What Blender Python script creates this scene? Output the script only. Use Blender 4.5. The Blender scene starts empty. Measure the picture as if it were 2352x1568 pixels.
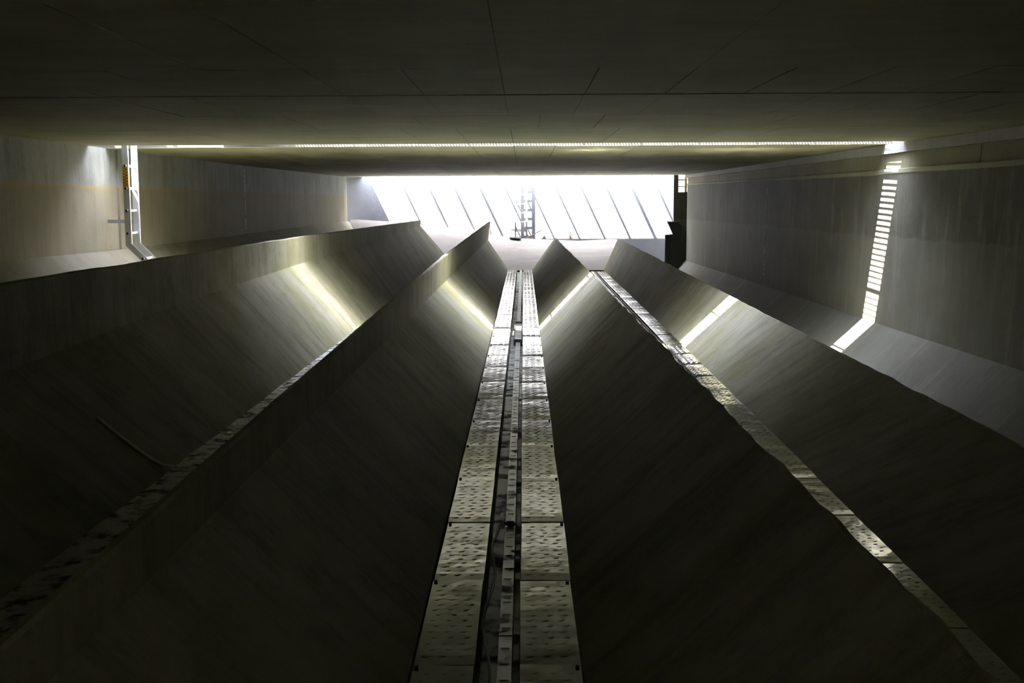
import bpy, bmesh, math, random
from mathutils import Vector, Matrix, noise

C = bpy.context.scene.collection
scene = bpy.context.scene
random.seed(7)

# ------------------------------------------------------------------ camera, light, exposure
EYE = 1.8                                   # eye height above the floor of the middle trough
cd = bpy.data.cameras.new('camera')
cd.sensor_width = 36.0
cd.lens = 36.0 * 2640.0 / 2352.0
cd.clip_end = 200
cam = bpy.data.objects.new('camera', cd)
C.objects.link(cam)
_vy = Vector((27.0 / 2640, 318.0 / 2640, -1.0)).normalized()
_up = Vector((-math.sin(math.radians(.2)), math.cos(math.radians(.2)), 0))
_vz = (_up - _vy * _up.dot(_vy)).normalized()
_vx = _vy.cross(_vz)
cam.matrix_world = Matrix.Translation((0, 0, EYE)) @ Matrix((_vx, _vy, _vz)).to_4x4()
scene.camera = cam

SUN_DIR = Vector((.47, .32, -1.0)).normalized()
w = bpy.data.worlds.new('sky')
scene.world = w
w.use_nodes = True
nt = w.node_tree
bg = nt.nodes['Background']
# bright hazy sky: pale near the horizon, a little bluer overhead, the same all round
tc = nt.nodes.new('ShaderNodeTexCoord')
sp = nt.nodes.new('ShaderNodeSeparateXYZ')
hz = nt.nodes.new('ShaderNodeMix'); hz.data_type = 'RGBA'
hz.inputs[6].default_value = (.90, .90, .92, 1)
hz.inputs[7].default_value = (.64, .68, .98, 1)
nt.links.new(tc.outputs['Generated'], sp.inputs[0])
nt.links.new(sp.outputs['Z'], hz.inputs['Factor'])
nt.links.new(hz.outputs[2], bg.inputs[0])
bg.inputs[1].default_value = 1.9

sl = bpy.data.lights.new('sun', 'SUN')
sl.energy = 7.8
sl.angle = math.radians(.53)
sl.color = (1.0, .94, .92)
so = bpy.data.objects.new('sun', sl)
so.rotation_euler = SUN_DIR.to_track_quat('-Z', 'Y').to_euler()
so.location = (-10, -5, 25)
C.objects.link(so)

scene.view_settings.view_transform = 'Standard'
scene.view_settings.look = 'None'
scene.view_settings.gamma = 1
scene.view_settings.use_curve_mapping = False
scene.view_settings.exposure = 4.95
cy = scene.cycles
cy.max_bounces = 14
cy.diffuse_bounces = 10
cy.glossy_bounces = 5
cy.sample_clamp_indirect = 30
cy.caustics_reflective = True
cy.blur_glossy = .25
cy.use_denoising = True

# ------------------------------------------------------------------ helpers
def tag(o, label=None, cat=None, group=None, kind=None):
    if label: o['label'] = label
    if cat: o['category'] = cat
    if group: o['group'] = group
    if kind: o['kind'] = kind
    return o

def link(name, me, mat, parent=None, loc=(0, 0, 0), smooth=False):
    o = bpy.data.objects.new(name, me)
    C.objects.link(o)
    if mat and not me.materials: me.materials.append(mat)
    if smooth:
        for p in me.polygons: p.use_smooth = True
    o.location = loc
    if parent: o.parent = parent
    return o

def fin(name, bm, mat, parent=None, origin=None, smooth=False, normals=True):
    if normals: bmesh.ops.recalc_face_normals(bm, faces=bm.faces[:])
    loc = Vector(origin) if origin is not None else Vector((0, 0, 0))
    if origin is not None: bmesh.ops.translate(bm, verts=bm.verts[:], vec=-loc)
    me = bpy.data.meshes.new(name)
    bm.to_mesh(me); bm.free()
    if parent is not None and origin is not None: loc = loc - parent.location
    return link(name, me, mat, parent, loc, smooth)

def empty(name, loc=(0, 0, 0)):
    o = bpy.data.objects.new(name, None)
    o.empty_display_size = .2
    C.objects.link(o); o.location = loc
    return o

def box(bm, a, b, mat=None):
    vs = [bm.verts.new((x, y, z)) for z in (a[2], b[2]) for y in (a[1], b[1]) for x in (a[0], b[0])]
    for f in ((0, 2, 3, 1), (4, 5, 7, 6), (0, 1, 5, 4), (2, 6, 7, 3), (0, 4, 6, 2), (1, 3, 7, 5)):
        bm.faces.new([vs[i] for i in f])
    return vs

def obox(bm, p, q, w, h, up=(0, 0, 1)):
    """bar from p to q, w across, h along up"""
    p, q = Vector(p), Vector(q)
    d = (q - p).normalized()
    s = d.cross(Vector(up)).normalized()
    u = s.cross(d).normalized()
    vs = []
    for c in (p, q):
        for a, b in ((-1, -1), (1, -1), (1, 1), (-1, 1)):
            vs.append(bm.verts.new(c + s * a * w / 2 + u * b * h / 2))
    for f in ((0, 1, 2, 3), (7, 6, 5, 4), (0, 4, 5, 1), (1, 5, 6, 2), (2, 6, 7, 3), (3, 7, 4, 0)):
        bm.faces.new([vs[i] for i in f])

def tube(bm, pts, r, n=8):
    pts = [Vector(p) for p in pts]
    rings = []
    for i, p in enumerate(pts):
        d = (pts[min(i + 1, len(pts) - 1)] - pts[max(i - 1, 0)]).normalized()
        a = d.cross(Vector((0, 0, 1)))
        if a.length < .01: a = d.cross(Vector((1, 0, 0)))
        a.normalize(); b = d.cross(a)
        rings.append([bm.verts.new(p + (a * math.cos(t) + b * math.sin(t)) * r) for t in [2 * math.pi * k / n for k in range(n)]])
    for r0, r1 in zip(rings, rings[1:]):
        for k in range(n):
            bm.faces.new((r0[k], r0[(k + 1) % n], r1[(k + 1) % n], r1[k]))
    bm.faces.new(rings[0]); bm.faces.new(rings[-1][::-1])

def lerp(tab, y):
    """tab: list of (y, *values) sorted by y"""
    if y <= tab[0][0]: a, b = tab[0], tab[1]
    elif y >= tab[-1][0]: a, b = tab[-2], tab[-1]
    else:
        for a, b in zip(tab, tab[1:]):
            if a[0] <= y <= b[0]: break
    t = (y - a[0]) / (b[0] - a[0])
    return [u + (v - u) * t for u, v in zip(a[1:], b[1:])]

def frange(a, b, step):
    n = max(1, round((b - a) / step))
    return [a + (b - a) * i / n for i in range(n + 1)]

# ------------------------------------------------------------------ materials
def nodes(name):
    m = bpy.data.materials.new(name)
    m.use_nodes = True
    t = m.node_tree
    return m, t, t.nodes['Principled BSDF']

def concrete(name, ca, cb, dark=(.075, .07, .04), streak=1.0, stain=.5, bump=.5, rough=.78, bands=None, drips=.3):
    """weathered board-marked concrete; streaks run across the length of the tunnel (down walls and slopes, across the roof)"""
    m, t, P = nodes(name)
    N, L = t.nodes.new, t.links.new
    geo = N('ShaderNodeNewGeometry')
    def tex(scale, loc, s, detail=5, rough_=.6):
        mp = N('ShaderNodeMapping'); mp.inputs['Scale'].default_value = scale; mp.inputs['Location'].default_value = loc
        L(geo.outputs['Position'], mp.inputs[0])
        n = N('ShaderNodeTexNoise'); n.inputs['Scale'].default_value = s; n.inputs['Detail'].default_value = detail
        n.inputs['Roughness'].default_value = rough_
        L(mp.outputs[0], n.inputs[0]); return n.outputs[0]
    def ramp(v, a, b):
        r = N('ShaderNodeMapRange'); r.inputs['From Min'].default_value = a; r.inputs['From Max'].default_value = b
        L(v, r.inputs['Value']); return r.outputs[0]
    def mix(f, a, b, k=1.0):
        x = N('ShaderNodeMix'); x.data_type = 'RGBA'
        if k != 1.0:
            mu = N('ShaderNodeMath'); mu.operation = 'MULTIPLY'; mu.inputs[1].default_value = k
            L(f, mu.inputs[0]); f = mu.outputs[0]
        L(f, x.inputs['Factor'])
        for v, i in ((a, 6), (b, 7)):
            if isinstance(v, tuple): x.inputs[i].default_value = (*v, 1)
            else: L(v, x.inputs[i])
        return x.outputs[2]
    big = tex((1, 1, 1), (3, 1, 7), .9, 6)
    st = tex((1.0, 4.2, .9), (0, 2, 5), 1.0, 8, .68)
    st2 = tex((1.6, 15, 1.4), (9, 2, 1), 1.0, 6, .65)
    fine = tex((1, 1, 1), (0, 0, 0), 38, 5, .7)
    col = mix(ramp(big, .35, .65), ca, cb)
    col = mix(ramp(st, .48, .70), col, dark, .6 * streak)
    col = mix(ramp(st2, .55, .8), col, dark, .35 * streak)
    col = mix(ramp(tex((1.3, 1.8, 1.3), (5, 8, 2), 1.5, 9, .75), .52, .72), col, tuple(c * .6 for c in dark), stain)
    col = mix(ramp(fine, .3, .75), col, tuple(min(1, c * 1.25) for c in ca), .3)
    if drips:
        d1 = tex((.6, 3.2, .5), (7, 3, 9), 1.0, 6, .72)
        col = mix(ramp(d1, .54, .75), col, (.38, .36, .31), drips)
    if bands:
        sx = N('ShaderNodeSeparateXYZ'); L(geo.outputs['Position'], sx.inputs[0])
        wob = tex((.3, .9, .3), (0, 4, 0), 2.0, 4)
        for z0, z1, c, k, wv in bands:
            ad = N('ShaderNodeMath'); ad.operation = 'MULTIPLY_ADD'; ad.inputs[1].default_value = wv; L(wob, ad.inputs[0]); L(sx.outputs['Z'], ad.inputs[2])
            lo = N('ShaderNodeMapRange'); lo.inputs['From Min'].default_value = z0 - .012; lo.inputs['From Max'].default_value = z0 + .012; L(ad.outputs[0], lo.inputs['Value'])
            hi = N('ShaderNodeMapRange'); hi.inputs['From Min'].default_value = z1 + .012; hi.inputs['From Max'].default_value = z1 - .012; L(ad.outputs[0], hi.inputs['Value'])
            mu = N('ShaderNodeMath'); mu.operation = 'MULTIPLY'; L(lo.outputs[0], mu.inputs[0]); L(hi.outputs[0], mu.inputs[1])
            col = mix(mu.outputs[0], col, c, k)
    L(col, P.inputs['Base Color'])
    P.inputs['Roughness'].default_value = rough
    P.inputs['Specular IOR Level'].default_value = .35
    bp = N('ShaderNodeBump'); bp.inputs['Strength'].default_value = bump; bp.inputs['Distance'].default_value = .012
    ad = N('ShaderNodeMath'); ad.operation = 'MULTIPLY_ADD'; ad.inputs[1].default_value = .35
    L(fine, ad.inputs[0]); L(st2, ad.inputs[2]); L(ad.outputs[0], bp.inputs['Height'])
    L(bp.outputs[0], P.inputs['Normal'])
    return m

def metal(name, col, rough=.35, var=.12, dirt=None, dirt_amt=.5, warp=.0, metallic=1.0, dscale=6.0):
    m, t, P = nodes(name)
    N, L = t.nodes.new, t.links.new
    geo = N('ShaderNodeNewGeometry')
    n = N('ShaderNodeTexNoise'); n.inputs['Scale'].default_value = dscale; n.inputs['Detail'].default_value = 6; n.inputs['Roughness'].default_value = .65
    L(geo.outputs['Position'], n.inputs[0])
    r = N('ShaderNodeMapRange'); r.inputs['To Min'].default_value = rough - var; r.inputs['To Max'].default_value = rough + var
    r.inputs['From Min'].default_value = .3; r.inputs['From Max'].default_value = .7
    L(n.outputs[0], r.inputs['Value']); L(r.outputs[0], P.inputs['Roughness'])
    P.inputs['Metallic'].default_value = metallic
    P.inputs['Base Color'].default_value = (*col, 1)
    if dirt:
        q = N('ShaderNodeMapRange'); q.inputs['From Min'].default_value = .58 - .2 * dirt_amt; q.inputs['From Max'].default_value = .66 - .1 * dirt_amt
        L(n.outputs[0], q.inputs['Value'])
        x = N('ShaderNodeMix'); x.data_type = 'RGBA'; x.inputs[6].default_value = (*col, 1); x.inputs[7].default_value = (*dirt, 1)
        L(q.outputs[0], x.inputs['Factor']); L(x.outputs[2], P.inputs['Base Color'])
        z = N('ShaderNodeMapRange'); z.inputs['To Min'].default_value = metallic; z.inputs['To Max'].default_value = .0
        L(q.outputs[0], z.inputs['Value']); L(z.outputs[0], P.inputs['Metallic'])
        y = N('ShaderNodeMapRange'); y.inputs['To Min'].default_value = rough; y.inputs['To Max'].default_value = .8
        L(q.outputs[0], y.inputs['Value']); L(y.outputs[0], P.inputs['Roughness'])
    if warp:
        n2 = N('ShaderNodeTexNoise'); n2.inputs['Scale'].default_value = 7; n2.inputs['Detail'].default_value = 2
        L(geo.outputs['Position'], n2.inputs[0])
        bp = N('ShaderNodeBump'); bp.inputs['Strength'].default_value = 1; bp.inputs['Distance'].default_value = warp
        L(n2.outputs[0], bp.inputs['Height']); L(bp.outputs[0], P.inputs['Normal'])
    return m

CA, CB = (.29, .28, .212), (.178, .178, .075)
M = {}
M['ridge'] = concrete('ridge_concrete', CA, CB, streak=1.1, stain=.6, drips=.35)
M['floor'] = concrete('floor_concrete', (.30, .29, .20), (.22, .21, .14), streak=.3)
M['ceiling'] = concrete('ceiling_concrete', (.34, .335, .225), (.26, .265, .14), streak=.35, stain=.15, bump=.2)
M['seam'] = concrete('joint_concrete', (.12, .115, .08), (.09, .085, .05), streak=.2)
M['slab'] = concrete('slab_concrete', (.075, .072, .06), (.055, .055, .045), streak=.3, stain=.2)
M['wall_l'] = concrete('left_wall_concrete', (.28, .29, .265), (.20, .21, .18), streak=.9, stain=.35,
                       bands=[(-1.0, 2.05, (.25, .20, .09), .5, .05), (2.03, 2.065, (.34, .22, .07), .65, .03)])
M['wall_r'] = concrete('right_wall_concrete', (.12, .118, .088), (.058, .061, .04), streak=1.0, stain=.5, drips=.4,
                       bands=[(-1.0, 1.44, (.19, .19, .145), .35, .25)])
M['beam_r'] = concrete('right_beam_concrete', (.21, .20, .125), (.16, .15, .09), streak=.5, stain=.3)
M['ledge'] = concrete('pale_ledge_concrete', (.34, .34, .30), (.27, .27, .235), streak=.3, stain=.1)
M['ledge2'] = concrete('strip_concrete', (.28, .275, .19), (.22, .215, .15), streak=.3, stain=.1)
M['lime'] = metal('white_lime_crust', (.75, .75, .70), .8, .05, metallic=0)
M['end'] = concrete('end_wall_concrete', (.15, .155, .155), (.12, .125, .125), streak=.3, stain=.15)
M['apron'] = concrete('apron_concrete', (.16, .143, .108), (.12, .105, .075), streak=.3, stain=.15)
M['plate'] = metal('embossed_aluminium', (.47, .48, .43), .15, .05, warp=.003)
M['plate_dirty'] = metal('silted_aluminium', (.60, .60, .55), .5, .1, dirt=(.045, .04, .02), dirt_amt=.5, warp=.004, dscale=7)
M['gutter'] = metal('dull_channel_metal', (.22, .23, .19), .45, .1, dirt=(.05, .05, .03), dirt_amt=.5)
M['rail'] = metal('centre_strip_metal', (.40, .41, .36), .36, .1, dirt=(.2, .2, .14), dirt_amt=.2, warp=.004)
M['bolt'] = metal('blackened_bolt', (.03, .03, .025), .6, .1, metallic=.6)
M['galv'] = metal('galvanised_steel', (.42, .43, .42), .5, .1, metallic=.85)
M['ladder'] = metal('ladder_aluminium', (.55, .55, .50), .5, .08, metallic=.5)
M['rung'] = metal('white_rung', (.78, .76, .66), .55, .08, metallic=0)
M['yellow'] = metal('yellow_gauge', (.75, .42, .02), .5, .05, metallic=0)
M['black'] = metal('black_paint', (.015, .015, .012), .5, .05, metallic=0)
M['cable'] = metal('grey_cable', (.34, .33, .26), .6, .05, metallic=0)
M['dark'] = metal('dark_steel', (.035, .037, .033), .6, .1, metallic=.4)
M['cover'] = metal('slot_cover_steel', (.30, .31, .30), .5, .1, metallic=.8)
M['debris'] = metal('dry_wood', (.16, .12, .07), .8, .05, metallic=0)
M['ochre'] = metal('ochre_board', (.55, .45, .18), .7, .05, metallic=0)

# ------------------------------------------------------------------ stations along the tunnel
Y0, YE, YR = -4.0, 31.4, 33.4          # back wall, end of the ridges, end of the roof
YW = 34.1                             # end wall
ZC = 2.575                             # underside of the roof
ZT = 2.95                             # top of the roof
SY0, SY1 = 15.3, 16.0                # roof slot
S = 1.384
def sc(tab): return [(r[0] * S,) + tuple(r[1:]) for r in tab]

LWALL = [(-4, -5.9), (12.9, -5.79), (15.6, -5.74), (18, -5.74), (23.6, -5.64), (28, -5.42), (31.5, -5.21), (33.1, -5.08), (33.33, -5.10), (33.4, -5.2)]
RTOP = [(-4, 5.6), (12.5, 5.22), (15.2, 5.02), (17, 4.99), (22.4, 4.94), (28, 4.82), (33.1, 4.68), (33.33, 4.70), (33.4, 4.78)]
RBOT = [(-4, 5.4), (11.9, 5.12), (15.8, 4.96), (23.4, 4.87), (28, 4.78), (33.1, 4.66), (33.33, 4.68), (33.4, 4.76)]
YN = 33.1

# ------------------------------------------------------------------ floor
def wall_x(tab, y): return lerp(tab, y)[0]
FLOOR3 = sc([(-3, 2.05, -.26), (3.7, 2.155, -.26), (11.9, 2.30, -.255), (22.7, 2.175, -.034)])
RB = {   # ridge feature lines, (y, x, z)
 1: dict(bl=[(-3, -4.05, -.02), (22.7, -3.6, -.02)], kl=[(-3, -3.5, .75), (11.6, -3.28, .95), (22.7, -2.9, 1.1)],
         cr=[(-3, -3.42, 1.28), (5.2, -3.3, 1.31), (11.55, -3.20, 1.338), (22.7, -2.811, 1.346)],
         kr=[(-3, -3.42, .55), (5.5, -3.3, .76), (7.5, -3.25, .87), (11.6, -3.209, .946), (22.7, -2.815, 1.194)],
         br=[(-3, -2.40, 0), (11.8, -2.43, .0), (19, -2.3, 0), (22.7, -1.80, .0)], w=.07),
 2: dict(bl=[(-3, -1.72, -.0), (22.7, -1.50, -.0)], kl=[(-3, -1.2, .6), (11.6, -1.19, .66), (22.7, -1.02, .8)],
         cr=[(-3, -1.13, .78), (1.8, -1.13, .85), (5.75, -1.13, .938), (8.8, -1.13, .993), (11.6, -1.104, 1.072), (22.7, -.911, 1.307)],
         kr=[(-3, -1.13, .66), (4, -1.13, .69), (11.68, -1.131, .688), (22.7, -.976, .804)],
         br=[(-3, -.445, 0), (11.8, -.455, 0), (22.7, -.43, 0)], w=.06),
 3: dict(bl=[(-3, .222, 0), (22.7, .222, 0)], kl=None, cr=[(-3, 1.09, .72), (11.66, .959, .798), (22.7, .857, .861)], kr=None,
         br=[(-3, 1.40, -.27), (11.9, 1.62, -.26), (22.7, 1.50, -.05)], w=.035),
 4: dict(bl=FLOOR3, kl=None, cr=[(-3, 3.50, -.06), (11.73, 3.005, .438), (22.7, 2.579, .824)], kr=None,
         br=[(-3, 4.05, -.68), (11.9, 3.78, -.66), (22.7, 3.3, -.5)], w=.05),
}
for d in RB.values():
    for q in list(d):
        if isinstance(d[q], list) and d[q] is not FLOOR3: d[q] = sc(d[q])
ys = frange(Y0, YE, .4)
bm = bmesh.new()
rows = []
for y in ys + [YW + .4]:
    yy = min(y, YE)
    lx, rx = wall_x(LWALL, min(yy, YN)), wall_x(RBOT, min(yy, YN))
    pr = [(lx - .5, -.04), (-3.6, -.04), (-1.6, -.035), (-.5, -.035), (-.30, -.035), (-.195, -.035), (-.19, -.085), (-.01, -.085), (-.005, -.035), (.3, -.035), (.9, -.1)]
    f3 = lerp(FLOOR3, yy)
    pr += [(f3[0] - .75, f3[1] - .035), (f3[0] + .03, f3[1] - .035), (3.0, -.45), (3.6, -.70), (rx + .5, -.70)]
    rows.append([bm.verts.new((x, y, z)) for x, z in pr])
for a, b in zip(rows, rows[1:]):
    for i in range(len(a) - 1):
        bm.faces.new((a[i], a[i + 1], b[i + 1], b[i]))
fl = fin('floor', bm, M['floor'], normals=False)
tag(fl, kind='structure')

# ------------------------------------------------------------------ ridges between the troughs
def sub(p, q, n):
    return [(p[0] + (q[0] - p[0]) * i / n, p[1] + (q[1] - p[1]) * i / n) for i in range(n)]

def ridge(k, label):
    d = RB[k]
    r = random.Random(k)
    bm = bmesh.new()
    rows = []
    yl = frange(Y0 + .05, YE, .13)
    for y in yl:
        g = lambda key: tuple(lerp(d[key], y))
        bl, cr, br = g('bl'), g('cr'), g('br')
        h = d['w'] / 2
        j = (noise.noise(Vector((y * 1.0, k * 9.1, 0))) * .014 + noise.noise(Vector((y * 3.4, k * 5.3, 2))) * .009)
        jx = noise.noise(Vector((y * 2.4, k * 3.3, 8))) * .012
        if k <= 2: j *= .45; jx *= .4
        if k == 3 and y < 14: j -= abs(noise.noise(Vector((y * 2.6, 4.4, 1)))) * .03; jx += noise.noise(Vector((y * 3.7, 1.4, 6))) * .012
        top = [(cr[0] - h + jx, cr[1] - .012 + j * .6), (cr[0] + jx - h * .5, cr[1] + j), (cr[0] + jx + h * .2, cr[1] + j), (cr[0] + h * .6 + jx, cr[1] - .010 + j)]
        if k in (1, 2):     # the tall ones: visible face set on the crest line
            top = [(x - h * .6, z) for x, z in top]
        dep = lambda x, z: (x, z + noise.noise(Vector((x * 2, y * .9, z * 2 + k))) * .006)
        pts = [(bl[0], -1.0), (bl[0], bl[1] - .05)]
        pts += [dep(*p) for p in sub(bl, g('kl') if d['kl'] else top[0], 4)]
        if d['kl']: pts += sub(g('kl'), top[0], 2)
        pts += top
        e = top[-1]
        if d['kr']:
            kr = g('kr')
            pts += sub(e, kr, 3)[1:] + [kr] + [dep(*p) for p in sub(kr, br, 6)[1:]]
        else:
            pts += [dep(*p) for p in sub(e, br, 7)[1:]]
        pts += [br, (br[0], -1.0)]
        rows.append([bm.verts.new((x, y, z)) for x, z in pts])
    for a, b in zip(rows, rows[1:]):
        for i in range(len(a)):
            q = (i + 1) % len(a)
            bm.faces.new((a[i], a[q], b[q], b[i]))
    bm.faces.new(rows[0]); bm.faces.new(rows[-1][::-1])
    m = (YE + Y0) / 2
    o = fin('concrete_ridge', bm, M['ridge'], origin=(lerp(d['cr'], m)[0], m, 0))
    return tag(o, label, 'ridge', None)

ridge(1, 'leftmost long concrete ridge with an upright upper face and drip-stained slope, beside the ladder wall')
ridge(2, 'long concrete ridge left of the middle trough, with an upright face above its slope')
ridge(3, 'sharp-topped concrete ridge right of the middle trough, its left slope crossed by a sun strip')
ridge(4, 'rightmost low concrete ridge, nearest the right-hand wall')

# ------------------------------------------------------------------ walls
def wall_section(parent, y0, y1, prof, mat, name='wall_section', step=.5, label=None, ext=None):
    """prof(y) -> list of (x, z) from the top to the foot of the visible face; ext: x of the hidden back"""
    bm = bmesh.new()
    yl = sorted(set([round(v, 3) for v in frange(y0, y1, step)] + [y for y in (33.1, 33.33, 33.4) if y0 < y <= y1]))
    rows = []
    for y in yl:
        p = prof(y)
        p = [(ext, p[0][1])] + p + [(ext, p[-1][1])]
        rows.append([bm.verts.new((x, y, z)) for x, z in p])
    for a, b in zip(rows, rows[1:]):
        for i in range(len(a)):
            q = (i + 1) % len(a)
            bm.faces.new((a[i], a[q], b[q], b[i]))
    bm.faces.new(rows[0]); bm.faces.new(rows[-1][::-1])
    return fin(name, bm, mat, parent)

ZBL = [(-4, 1.20), (12.5, 1.19), (16, 1.17), (22, 1.19), (33.4, 1.30)]       # foot of the left wall
ZBR = [(-4, .06), (11.9, .06), (16.4, .10), (33.4, .13)]        # foot of the right wall

# left: sloped haunch is the root, upright pours are its sections
def haunch(name, tabx, tabz, side, toe, mat):
    bm = bmesh.new(); rows = []
    for y in frange(Y0, YR, .5):
        x, z = lerp(tabx, min(y, YN))[0], lerp(tabz, y)[0]
        tx, tz = toe(y, x, z)
        pts = [(side * 7.2, z), (x, z)] + [(x + (tx - x) * i / 5, z + (tz - z) * i / 5 + noise.noise(Vector((i * .7, y, side))) * .008 * (i < 5)) for i in range(1, 6)] + [(tx, -1.0), (side * 7.2, -1.0)]
        rows.append([bm.verts.new((a, y, b)) for a, b in pts])
    for a, b in zip(rows, rows[1:]):
        for i in range(len(a)):
            q = (i + 1) % len(a)
            bm.faces.new((a[i], a[q], b[q], b[i]))
    bm.faces.new(rows[0]); bm.faces.new(rows[-1][::-1])
    return fin(name, bm, mat)

wl = haunch('wall_left', LWALL, ZBL, -1, lambda y, x, z: (x + 1.22, -.02), M['wall_l'])
tag(wl, kind='structure')
gl = .012
def lprof(off=0.0):
    return lambda y: [(lerp(LWALL, y)[0] - off, ZC + .0), (lerp(LWALL, y)[0] - off, lerp(ZBL, y)[0] + .001)]
for a, b, off in ((Y0, 8.44, 0), (8.46, 15.84, 0), (15.855, 16.38, .03), (16.395, 23.395, 0), (23.40, YR, 0)):
    wall_section(wl, a, b, lprof(off), M['wall_l'], ext=-7.2)
bm = bmesh.new(); box(bm, (-7.0, Y0, 1.1), (-5.86, 19.0, ZT)); box(bm, (-7.0, 19, 1.1), (-5.78, 24.5, ZT))
fin('joint_backing', bm, M['seam'], wl)
bm = bmesh.new()
for y0, z0, z1 in ((23.395, 1.95, 2.5), (23.395, 1.6, 1.9), (23.395, 1.3, 1.55)):
    n = 12
    for i in range(n):
        if random.random() < .8:
            a = z0 + (z1 - z0) * i / n; b = a + (z1 - z0) / n * random.uniform(.5, 1)
            x = lerp(LWALL, 23.4)[0]
            box(bm, (x - .01, y0 - .022, a), (x + .003, y0 + .022, b))
s = fin('joint_sealant', bm, M['lime'], wl)

# right: pale ledge, shallow band, then the battered lower wall
def rx(y, z):   # face of the lower wall, leaning
    t, b = lerp(RTOP, y)[0], lerp(RBOT, y)[0]
    zb = lerp(ZBR, y)[0]
    return b + (t - b) * (z - zb) / (ZC - zb)
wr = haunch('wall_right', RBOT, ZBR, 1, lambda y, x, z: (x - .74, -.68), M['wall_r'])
tag(wr, kind='structure')
def zl(y, z): return ZC - (ZC - z) * (1 if y < 17 else max(.72, 1 - (y - 17) * .017))
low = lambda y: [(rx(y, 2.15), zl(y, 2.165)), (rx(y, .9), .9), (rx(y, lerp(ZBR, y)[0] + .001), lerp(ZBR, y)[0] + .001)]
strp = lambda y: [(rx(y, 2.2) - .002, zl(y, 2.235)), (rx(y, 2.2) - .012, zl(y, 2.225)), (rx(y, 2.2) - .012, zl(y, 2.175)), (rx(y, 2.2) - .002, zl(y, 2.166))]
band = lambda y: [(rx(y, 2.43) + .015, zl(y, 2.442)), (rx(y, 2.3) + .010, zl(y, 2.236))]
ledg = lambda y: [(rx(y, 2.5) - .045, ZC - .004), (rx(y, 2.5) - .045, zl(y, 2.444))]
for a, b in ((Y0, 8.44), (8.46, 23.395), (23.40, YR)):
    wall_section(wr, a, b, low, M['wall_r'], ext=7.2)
    wall_section(wr, a, b, strp, M['ledge2'], name='trim_strip', ext=7.2)
for a, b in ((Y0, 8.44), (8.45, 13.2), (13.212, 19.8), (19.81, 23.395), (23.40, 28.6), (28.612, YR)):
    wall_section(wr, a, b, band, M['beam_r'], name='edge_beam', ext=7.2)
for a, b in ((Y0, 8.44), (8.45, 12.9), (12.908, 23.395), (23.40, YR)):
    wall_section(wr, a, b, ledg, M['ledge'], name='ledge', ext=7.2)
bm = bmesh.new(); box(bm, (5.70, Y0, -.2), (7.0, 12, ZT)); box(bm, (5.3, 12, -.2), (7.0, 20, ZT)); box(bm, (5.08, 20, -.2), (7.0, 30, ZT))
fin('joint_backing', bm, M['seam'], wr)
bm = bmesh.new()
for i in range(26):
    if random.random() < .75:
        a = 2.12 - i * .085; x = rx(23.4, a)
        if a < .3: break
        box(bm, (x - .004, 23.378, a), (x + .01, 23.412, a + random.uniform(.03, .08)))
fin('joint_sealant', bm, M['lime'], wr)

bm = bmesh.new(); box(bm, (-7, Y0 - .4, -1), (7, Y0, ZT))
tag(fin('wall_back', bm, M['wall_r']), kind='structure')

# ------------------------------------------------------------------ roof
PT = .012
bm = bmesh.new()
for a, b in ((Y0 - .4, -2.9), (-2.65, SY0), (SY1, YR)):
    box(bm, (-7.2, a, ZC + PT * .6), (7.2, b, ZT))
box(bm, (-7.2, YR, ZC), (-4.75, YW + .4, ZT)); box(bm, (5.2, YR, ZC), (7.2, YW + .4, ZT))
box(bm, (-7.2, SY0, ZC), (-5.80, SY1, ZT)); box(bm, (5.05, SY0, ZC), (7.2, SY1, ZT))
ce = fin('ceiling', bm, M['slab'])
tag(ce, kind='structure')
rr = random.Random(3)
yrows = [(Y0, -2.9), (-2.65, -.1), (-.1, 2.3), (2.3, 4.55), (4.55, 6.83), (6.83, 8.43), (8.49, 10.42), (10.42, 12.23), (12.23, SY0), (SY1, 19.7), (19.7, 23.38), (23.42, 28.5), (28.5, YR)]
for ri, (a, b) in enumerate(yrows):
    x = -6.08 + (0 if ri % 3 else .0)
    off = rr.choice((0, 0, .288)) if ri not in (5, 6) else 0
    x = -7.06 + off
    k = 0
    while x < 7.0:
        wdt = .577 * (rr.choice((1, 1, 2)) if ri not in (5, 6) else 1)
        lo = wall_x(LWALL, (a + b) / 2) - .3
        if x + wdt > lo and x < wall_x(RTOP, (a + b) / 2) + .3:
            bm = bmesh.new()
            z = rr.uniform(0, .0022)
            g = rr.choice((.001, .002, .003, .0045)); e = rr.uniform(.001, .004)
            box(bm, (x + g, a + e, ZC + z), (x + wdt - g, b - e, ZC + PT))
            fin('panel', bm, M['ceiling'], ce)
        x += wdt

# ------------------------------------------------------------------ end: apron, end wall, pier
AT = [(-7.3, 1.35), (-4.8, 1.334), (-3.69, 1.262), (-2.6, 1.127), (-1.58, 1.068), (-.94, .86), (-.04, .764), (1.62, .688), (2.8, .742), (3.15, .30), (3.7, -.2), (7.3, -.3)]
bm = bmesh.new(); rows = []
xs = frange(-5.06, 4.64, .2)
for j in range(13):
    v = j / 12
    row = []
    for x in xs:
        zt = lerp(AT, x)[0]
        z0 = -.03 if x < 2.9 else -.69
        row.append(bm.verts.new((x, YE + .004 + (33.8 - YE) * v, z0 + (zt - z0) * (1 - (1 - v) ** 1.5 if x < -4.0 else v ** 1.35))))
    rows.append(row)
rows.append([bm.verts.new((x, YW - .005, lerp(AT, x)[0] - .004)) for x in xs])
for a, b in zip(rows, rows[1:]):
    for i in range(len(a) - 1): bm.faces.new((a[i], a[i + 1], b[i + 1], b[i]))
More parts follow.
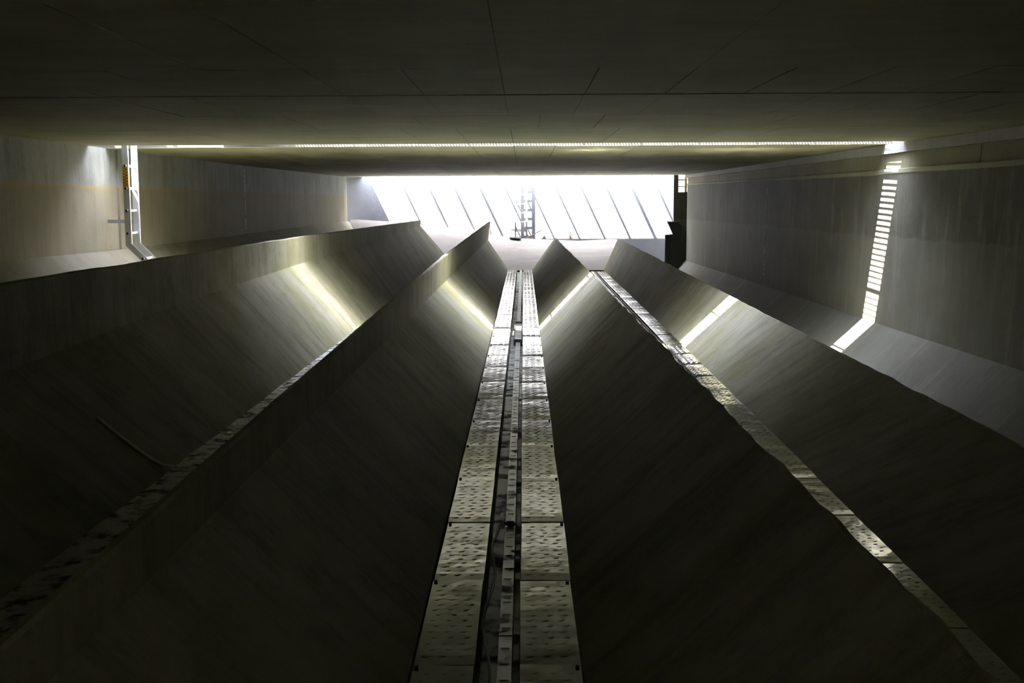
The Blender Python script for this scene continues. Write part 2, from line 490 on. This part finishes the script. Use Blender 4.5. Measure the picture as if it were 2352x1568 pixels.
ap = fin('concrete_apron', bm, M['apron'], normals=False, smooth=True, origin=(0, YE, 0))
tag(ap, 'pale dished concrete apron rising from the trough ends to the end wall', 'apron')

bm = bmesh.new(); box(bm, (-7.2, YW, -1), (7.2, YW + .4, ZT + .35))
tag(fin('wall_end', bm, M['end']), kind='structure')

# steel bars over the end shaft: they throw the slanting shadows
for i in range(11):
    x = -3.87 + .745 * i
    th = (.03, .04, .04, .045, .02, .02, .025, .035, .04, .065, .045)[i]
    bm = bmesh.new(); box(bm, (x - th / 2, YR - .05, ZT), (x + th / 2, YW, ZT + .06))
    o = fin('shaft_bar', bm, M['galv'], origin=(x, YR, 3.0))
    tag(o, 'thin steel bar bridging the daylight shaft in front of the end wall', 'bar', 'steel bars over the end shaft')

# right end: dark pier with a notch, steel stop box
p = empty('concrete_pier', (4.6, 33.5, -.3))
tag(p, 'dark concrete pier in shade at the right end of the bright end wall', 'pier')
bm = bmesh.new()
box(bm, (4.325, 33.43, -.5), (5.3, 33.60, 2.09))
box(bm, (4.325, 33.43, 2.09), (4.455, 33.60, ZT))
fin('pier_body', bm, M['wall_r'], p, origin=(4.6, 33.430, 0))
for a, b in ((2.42, 2.46), (2.23, 2.26)):
    bm = bmesh.new(); box(bm, (4.455, 33.46, a), (4.75, 33.52, b))
    fin('cross_strut', bm, M['ochre'], p, origin=(4.6, 33.43, 2.2))
bm = bmesh.new(); box(bm, (4.64, 33.43, 2.09), (4.70, 33.49, ZC)); fin('upright', bm, M['ochre'], p, origin=(4.77, 33.430, 2.1))

g = empty('steel_stop_box', (4.3, 33.330, 0))
tag(g, 'dark steel box with a slanted top standing in front of the dark pier', 'steel box')
bm = bmesh.new()
pr = [(4.07, -.6), (4.07, .87), (4.29, .89), (4.12, 1.255), (4.42, 1.235), (4.55, 1.12), (4.55, -.6)]
fs = []
for y in (33.250, 33.390):
    fs.append([bm.verts.new((x, y, z)) for x, z in pr])
bm.faces.new(fs[0]); bm.faces.new(fs[1][::-1])
for i in range(len(pr)):
    q = (i + 1) % len(pr); bm.faces.new((fs[0][i], fs[0][q], fs[1][q], fs[1][i]))
fin('box_shell', bm, M['dark'], g, origin=(4.3, 33.330, 0))
bm = bmesh.new(); obox(bm, (4.11, 33.24, 1.265), (4.41, 33.24, 1.245), .05, .012); fin('top_lip', bm, M['galv'], g, origin=(4.3, 33.330, 0))
bm = bmesh.new(); box(bm, (4.20, 33.235, -.5), (4.25, 33.25, .8)); fin('corner_rib', bm, M['dark'], g, origin=(4.3, 33.330, 0))

# ladder on the end wall
def ladder_far():
    L0 = empty('end_wall_ladder', (-.08, YW - .12, .78))
    tag(L0, 'narrow steel ladder standing upright against the bright end wall', 'ladder')
    for x in (-.245, .08):
        bm = bmesh.new(); box(bm, (x - .022, YW - .16, .80), (x + .022, YW - .12, ZT + .2))
        fin('rail', bm, M['galv'], L0, origin=(x, YW - .12, .8))
    z = .98
    while z < ZT + .1:
        bm = bmesh.new(); tube(bm, [(-.23, YW - .14, z), (.07, YW - .14, z)], .013, 8)
        fin('rung', bm, M['galv'], L0, origin=(-.08, YW - .12, z))
        z += .262
    for z in (1.11, 1.9, 2.5):
        for x in (-.245, .08):
            bm = bmesh.new(); box(bm, (x - .01, YW - .13, z - .02), (x + .01, YW + .01, z + .02))
            fin('wall_bracket', bm, M['galv'], L0, origin=(x, YW - .12, z))
    bm = bmesh.new(); box(bm, (-.36, YW - .17, 1.0), (.10, YW - .12, 1.03)); box(bm, (-.365, YW - .16, .80), (-.355, YW - .15, 1.12))
    fin('foot_bar', bm, M['galv'], L0, origin=(-.1, YW - .12, 1.0))
ladder_far()
bm = bmesh.new()
vs = [(-.40, 33.650, .768), (-.10, 33.630, .745), (-.07, 33.850, .785), (-.44, 33.870, .80)]
lo = [bm.verts.new(v) for v in vs]; hi = [bm.verts.new((a, b, c + .03)) for a, b, c in vs]
bm.faces.new(lo[::-1]); bm.faces.new(hi)
for i in range(4): bm.faces.new((lo[i], lo[(i + 1) % 4], hi[(i + 1) % 4], hi[i]))
tag(fin('rubber_mat', bm, M['black'], origin=vs[0]), 'small black mat lying on the apron at the foot of the far ladder', 'mat')
bm = bmesh.new(); tube(bm, [(.13, 33.990, .80), (.30, 34.000, .88), (.53, 34.030, 1.02)], .016, 7); tube(bm, [(.13, 33.990, .80), (.12, 33.970, .74)], .02, 6)
tag(fin('wooden_stick', bm, M['debris'], origin=(.13, 33.990, .77)), 'stick leaning against the end wall just right of the far ladder', 'stick')
rd = random.Random(5)
for x0, n, lab in ((1.37, 9, 'tuft of dry twigs at the foot of the end wall, right of the stick'), (-1.0, 8, 'clump of dry twigs in the corner behind the tip of the second ridge')):
    bm = bmesh.new()
    zb = lerp(AT, x0)[0]
    for i in range(n):
        a = x0 + rd.uniform(-.06, .06); h = rd.uniform(.08, .30)
        tube(bm, [(a, 33.930, zb), (a + rd.uniform(-.03, .03), 33.950, zb + h * .5), (a + rd.uniform(-.07, .05), 33.970, zb + h)], .009, 5)
    tag(fin('dry_twigs', bm, M['debris'], origin=(x0, 33.930, zb)), lab, 'twigs')

# ------------------------------------------------------------------ slot gratings and covers
def grating(x0, x1, lab_group):
    t = empty('slot_grating', (x0, SY0, ZT))
    za, zb = ZT - .035, ZT + .0
    bm = bmesh.new()
    for a, b in (((x0, SY0 + .005, za), (x0 + .012, SY1 - .005, zb)), ((x1 - .012, SY0 + .005, za), (x1, SY1 - .005, zb)),
                 ((x0, SY0 + .001, za), (x1, SY0 + .012, zb)), ((x0, SY1 - .012, za), (x1, SY1 - .001, zb))):
        box(bm, a, b)
    fin('frame', bm, M['galv'], t, origin=(x0, SY0, ZT))
    bm = bmesh.new()
    x = x0 + .05
    while x < x1 - .03:
        box(bm, (x - .005, SY0 + .01, za + .004), (x + .005, SY1 - .01, zb)); x += .040
    o = fin('bearing_bars', bm, M['galv'], t, origin=(x0, SY0, ZT)); o['kind'] = 'stuff'
    return tag(t, 'galvanised grating panel set in the long light slot of the roof', 'grating', lab_group)
for k in range(11):
    b = 5.41 - .79 * k
    gt = grating(b - .782, min(b, 5.05), 'grating panels in the roof slot')
    gt['label'] = ('short cut-down grating panel at the right-hand wall end of the roof slot', 'grating panel second from the right-hand wall in the roof slot',
        'grating panel third from the right-hand wall in the roof slot', 'grating panel fourth from the right-hand wall in the roof slot',
        'grating panel fifth from the right-hand wall in the roof slot', 'middle grating panel of the long roof slot, above the right of the middle trough',
        'grating panel of the roof slot right over the middle trough', 'grating panel fourth from the steel cover plate in the roof slot',
        'grating panel third from the steel cover plate in the roof slot', 'grating panel second from the steel cover plate in the roof slot',
        'leftmost grating panel of the roof slot, beside the steel cover plate')[k]
c = empty('slot_cover', (-3.7, 15.6, ZT)); tag(c, 'steel cover plate closing the roof slot between the open gap and the gratings', 'cover')
bm = bmesh.new(); box(bm, (-4.30, SY0 - .03, ZT), (-3.30, 15.63, ZT + .008)); fin('plate_half', bm, M['cover'], c, origin=(-3.7, 15.6, ZT))
bm = bmesh.new(); box(bm, (-4.30, 15.655, ZT), (-3.30, SY1 + .03, ZT + .008)); fin('plate_half', bm, M['cover'], c, origin=(-3.7, 15.6, ZT))
c = empty('slot_cover', (-5.2, 15.6, ZT)); tag(c, 'steel cover plate in the roof slot just right of the wall ladder', 'cover')
bm = bmesh.new(); box(bm, (-5.62, SY0 - .03, ZT), (-5.08, SY1 + .03, ZT + .008)); fin('plate_half', bm, M['cover'], c, origin=(-5.2, 15.6, ZT))
bm = bmesh.new(); box(bm, (-4.97, SY0, ZT - .06), (-4.93, SY1, ZT)); tag(fin('support_bar', bm, M['galv'], origin=(-4.95, SY0, ZT)), 'single steel bar across the open part of the roof slot', 'bar')

# ------------------------------------------------------------------ ladder on the left wall
LX = -5.315
def ladder_left():
    t = empty('wall_ladder', (LX, 15.625, 1.2))
    tag(t, 'pale metal ladder on the left wall, its foot bent out along the slope', 'ladder')
    zb = 1.27
    foot = (LX + 1.0, zb - 1.0)
    for y in (15.45, 15.80):
        bm = bmesh.new()
        sec = [(-.038, .0), (.038, .0)]
        path = [(LX, ZT), (LX, zb), foot]
        nrm = [Vector((1, 0)), Vector((1, .41)).normalized() * 1.08, Vector((.707, .707))]
        rings = []
        for (px, pz), nn in zip(path, nrm):
            rg = []
            for s in (-.038, .038):
                for e in (-.006, .006):
                    rg.append(bm.verts.new((px + nn.x * s, y + e, pz + nn.y * s)))
            rings.append([rg[0], rg[1], rg[3], rg[2]])
        for a, b in zip(rings, rings[1:]):
            for i in range(4): bm.faces.new((a[i], a[(i + 1) % 4], b[(i + 1) % 4], b[i]))
        bm.faces.new(rings[0]); bm.faces.new(rings[-1][::-1])
        r_ = fin('rail', bm, M['ladder'], t, origin=(LX, y, zb))
        bm = bmesh.new()          # folded bright edge of the rail
        obox(bm, (LX + .041, y + .012, ZT), (LX + .041, y + .012, zb + .01), .024, .006, up=(1, 0, 0))
        e_ = fin('edge_flange', bm, M['rung'], r_)
        e_.location = (-LX, -y, -zb)
    zz = [2.317, 2.017, 1.72, 1.42]
    pos = [(LX, z) for z in zz] + [(LX + .19, zb - .19), (LX + .40, zb - .40), (LX + .61, zb - .61)]
    pos = [(LX, 2.617)] + pos
    for x, z in pos:
        bm = bmesh.new(); tube(bm, [(x, 15.43, z), (x, 15.82, z)], .017, 10)
        r_ = fin('rung', bm, M['rung'], t, origin=(x, 15.625, z))
        bm = bmesh.new(); tube(bm, [(x, 15.418, z), (x, 15.446, z)], .017, 8)
        b_ = fin('rung_end', bm, M['black'], r_); b_.location = (-x, -15.625, -z)
    for y in (15.83,):
        bm = bmesh.new(); box(bm, (-5.72, y - .01, 1.55), (LX, y + .01, 1.60))
        fin('wall_bracket', bm, M['galv'], t, origin=(-5.5, y, 1.58))
    o = empty('water_gauge', (LX, 15.44, 2.04)); tag(o, 'yellow staff gauge with black marks fixed to the left rail of the ladder', 'gauge')
    bm = bmesh.new(); box(bm, (LX - .037, 15.436, 2.04), (LX + .037, 15.443, 2.305)); fin('gauge_board', bm, M['yellow'], o, origin=(LX, 15.44, 2.04))
    for i in range(13):
        z = 2.05 + i * .0195
        bm = bmesh.new(); s = -1 if i % 2 else 1
        box(bm, (LX - .030 * (s > 0), 15.433, z), (LX + .030 * (s < 0) + .004, 15.4365, z + .009))
        fin('gauge_mark', bm, M['black'], o, origin=(LX, 15.44, 2.04))
ladder_left()

# ------------------------------------------------------------------ embossed plates and gutters
PL, PW = 1.008, .238
def plate_mesh(name, mat, seed):
    r = random.Random(seed)
    bm = bmesh.new()
    t = .004
    nx, ny = 4, 10
    g = []
    a1, a2 = r.uniform(-.004, .004), r.uniform(.002, .006)
    for j in range(ny + 1):
        row = []
        for i in range(nx + 1):
            x, y = -PW / 2 + PW * i / nx, PL * j / ny
            z = t + a1 * math.sin(math.pi * j / ny) + a2 * ((j in (0,)) * -.6) + r.uniform(-.0008, .0008)
            row.append(bm.verts.new((x, y, z)))
        g.append(row)
    for a, b in zip(g, g[1:]):
        for i in range(nx): bm.faces.new((a[i], a[i + 1], b[i + 1], b[i]))
    # turned-down rim
    rim = [g[0][i] for i in range(nx + 1)] + [g[j][nx] for j in range(1, ny + 1)] + [g[ny][i] for i in range(nx - 1, -1, -1)] + [g[j][0] for j in range(ny - 1, 0, -1)]
    lowr = [bm.verts.new((v.co.x, v.co.y, -.03)) for v in rim]
    for i in range(len(rim)):
        q = (i + 1) % len(rim); bm.faces.new((rim[i], lowr[i], lowr[q], rim[q]))
    # embossed slots: three columns of raised lozenges
    for cx in (-.07, 0, .07):
        for k in range(14):
            y = .08 + k * .065
            s = .02 if k % 2 else -.02
            ax, ay = .019, .006
            ca, sa = math.cos(.35), math.sin(.35)
            base = []
            for q in range(6):
                th = q * math.pi / 3
                u, v = ax * math.cos(th), ay * math.sin(th)
                base.append((cx + s * .5 + u * ca - v * sa, y + u * sa + v * ca))
            zb = t + a1 * math.sin(math.pi * y / PL) - .0005
            lo = [bm.verts.new((x, yy, zb)) for x, yy in base]
            cxm, cym = sum(b[0] for b in base) / 6, sum(b[1] for b in base) / 6
            hi = [bm.verts.new((cxm + (x - cxm) * .45, cym + (yy - cym) * .45, zb + .0032)) for x, yy in base]
            for i in range(6): bm.faces.new((lo[i], lo[(i + 1) % 6], hi[(i + 1) % 6], hi[i]))
            bm.faces.new(hi)
    bmesh.ops.recalc_face_normals(bm, faces=bm.faces[:])
    me = bpy.data.meshes.new(name); bm.to_mesh(me); bm.free()
    me.materials.append(mat)
    return me
PM = [plate_mesh('plate', M['plate'], s) for s in range(4)]
PD = [plate_mesh('plate', M['plate_dirty'], s) for s in range(3)]
bmb = bmesh.new(); tube(bmb, [(0, 0, 0), (0, 0, .008)], .009, 6)
BOLT = bpy.data.meshes.new('bolt'); bmb.to_mesh(BOLT); bmb.free(); BOLT.materials.append(M['bolt'])

def seg_mesh(name, w, h, mat, L=PL + .006):
    bm = bmesh.new()
    pr = [(-w / 2, -.05), (-w / 2 + .004, 0), (w / 2 - .004, 0), (w / 2, -.05)]
    a = [bm.verts.new((x, 0, z)) for x, z in pr]; b = [bm.verts.new((x, L, z)) for x, z in pr]
    for i in range(4): bm.faces.new((a[i], a[(i + 1) % 4], b[(i + 1) % 4], b[i]))
    bm.faces.new(a); bm.faces.new(b[::-1])
    for k in range(6):      # small stamped ribs
        y = .08 + k * .16
        box(bm, (-w * .28, y, -.001), (w * .28, y + .018, .003))
    bmesh.ops.recalc_face_normals(bm, faces=bm.faces[:])
    me = bpy.data.meshes.new(name); bm.to_mesh(me); bm.free(); me.materials.append(mat)
    return me
RAIL = seg_mesh('centre_strip', .064, .05, M['rail'])
FLANGE = seg_mesh('side_flange', .020, .05, M['rail'])

def lining(label, cat, cols, xz, meshes, rail_x=None, y_start=.84, gut=None, bolts=False):
    t = empty('metal_lining', (xz(y_start)[0], y_start, xz(y_start)[1]))
    tag(t, label, cat)
    r = random.Random(int(abs(xz(0)[0]) * 100) + 3)
    base = t.location.copy()
    k = 0
    y = y_start
    while y + PL < YE + .1:
        x, z = xz(y); x2, z2 = xz(y + PL)
        for ci, cx in enumerate(cols):
            me = meshes[r.randrange(len(meshes))]
            o = bpy.data.objects.new('plate', me); C.objects.link(o); o.parent = t
            o.location = Vector((x + cx, y, z)) - base
            o.rotation_euler = (math.atan2(z2 - z, PL) + r.uniform(-.007, .007), r.uniform(-.008, .008), -math.atan2(x2 - x, PL) + r.uniform(-.004, .004))
            if bolts and y < 16:
                for bx in (-PW / 2 + .014, PW / 2 - .014)[(0 if ci == 0 else 1):(1 if ci == 0 else 2)]:
                    for by in (PL - .03,):
                        b = bpy.data.objects.new('bolt', BOLT); C.objects.link(b); b.parent = o
                        b.location = (bx, by, .004)
        if rail_x is not None:
            for dx, me, nm in ((rail_x, RAIL, 'centre_strip'), (rail_x + .068, FLANGE, 'side_flange')):
                o = bpy.data.objects.new(nm, me); C.objects.link(o); o.parent = t
                o.location = Vector((x + dx, y + .35, z - .012)) - base
                o.rotation_euler = (math.atan2(z2 - z, PL) + r.uniform(-.004, .004), r.uniform(-.02, .02), 0)
        y += PL + .013
        k += 1
    if gut:
        bm = bmesh.new()
        rows = []
        for yy in frange(y_start, YE, .8):
            x, z = xz(yy)
            pr = [(gut[0], -.012), (gut[0] + .012, -.07), (gut[1] - .012, -.07), (gut[1], -.012)]
            rows.append([bm.verts.new((x + a, yy, z + b)) for a, b in pr])
        for a, b in zip(rows, rows[1:]):
            for i in range(3): bm.faces.new((a[i], a[i + 1], b[i + 1], b[i]))
        fin('gutter_bed', bm, M['gutter'], t, origin=base, normals=False)
    return t
mid = lining('twin rows of embossed metal plates and gutter along the bottom of the middle trough', 'metal lining',
             (-.437 + .119, .218 - .119), lambda y: (0, 0), PM, rail_x=-.083, gut=(-.194, -.006), bolts=True, y_start=-.78)
lining('row of embossed metal plates along the bottom of the trough between the two right-hand ridges', 'metal lining',
       (-.119, -.56), lambda y: tuple(lerp(FLOOR3, y)), PM, y_start=-.72, rail_x=-.34, gut=(-.43, -.245), bolts=True)
lining('silt-stained dull metal plates along the bottom of the left-hand trough', 'metal lining',
       (.119, .50), lambda y: (lerp(sc([(-3, -2.40), (11.8, -2.43), (22.7, -2.2)]), y)[0], 0), PD, rail_x=.30, gut=(.24, .38), y_start=-.7)

# oblong tray let into the middle gutter under the sun strip
bm = bmesh.new()
ya, yb, xc, hw = 14.95, 17.3, -.083, .058
out, inn = [], []
for s, lst, ins in ((1, out, 0), (1, inn, .012)):
    pts = [(xc - hw + ins, yb - ins)]
    for q in range(9):
        th = math.pi + math.pi * q / 8
        pts.append((xc + (hw - ins) * math.cos(th), ya + .16 + (.16 - ins) * math.sin(th) * 1.0))
    pts.append((xc + hw - ins, yb - ins))
    lst += pts
top_o = [bm.verts.new((x, y, .022)) for x, y in out]; top_i = [bm.verts.new((x, y, .022)) for x, y in inn]
bot_o = [bm.verts.new((x, y, -.05)) for x, y in out]; bot_i = [bm.verts.new((x, y, -.008)) for x, y in inn]
n = len(out)
for i in range(n):
    q = (i + 1) % n
    bm.faces.new((top_o[i], top_o[q], top_i[q], top_i[i]))
    bm.faces.new((bot_o[i], bot_o[q], top_o[q], top_o[i]))
    bm.faces.new((top_i[i], top_i[q], bot_i[q], bot_i[i]))
bm.faces.new(bot_i)
tr = empty('gutter_tray', (xc, ya, 0)); tag(tr, 'oblong dark-rimmed tray with a rounded end in the middle gutter under the sun strip', 'tray')
fin('tray_body', bm, M['dark'], tr, origin=(xc, ya, 0))
for i in range(8):
    bm = bmesh.new(); y = ya + .25 + i * .25; box(bm, (xc - hw + .014, y, -.007), (xc + hw - .014, y + .19, .004))
    fin('tray_slat', bm, M['rail'], tr, origin=(xc, ya, 0))

# cables
bm = bmesh.new()
pts = []
for i in range(26):
    y = 3.9 + i * .10
    x = -.155 + .018 * math.sin(i * .55) - (.015 if 8 < i < 16 else 0)
    pts.append((x, y, -.025 + .028 * math.sin(i * .4) ** 2))
tube(bm, pts, .007, 7)
tag(fin('cable', bm, M['cable'], origin=pts[0]), 'grey cable snaking in the gutter of the middle trough near the viewer', 'cable')
def on_slope1(y, t):
    k, b = lerp(RB[1]['kr'], y), lerp(RB[1]['br'], y)
    return (k[0] + (b[0] - k[0]) * t, y, k[1] + (b[1] - k[1]) * t + .012)
bm = bmesh.new()
pts = [on_slope1(y, t) for y, t in ((7.55, .50), (7.55, .60), (7.55, .70), (7.56, .80), (7.58, .88), (7.62, .95))]
pts += [(-2.36, 7.66, .02), (-2.30, 7.70, .016)]
tube(bm, pts, .011, 7)
tag(fin('loose_wire', bm, M['lime'], origin=pts[-1]), 'thin pale wire hanging down the slope of the left-hand trough', 'wire')
# dark stone in the middle gutter
bm = bmesh.new(); bmesh.ops.create_icosphere(bm, subdivisions=2, radius=.035)
for v in bm.verts: v.co = Vector((v.co.x * 1.0, v.co.y * .8, v.co.z * .45)) * (1 + noise.noise(v.co * 40) * .3)
o = fin('stone', bm, M['bolt']); o.location = (-.083, 6.32, 0.004); tag(o, 'flat dark stone lying on the centre strip of the middle gutter', 'stone')
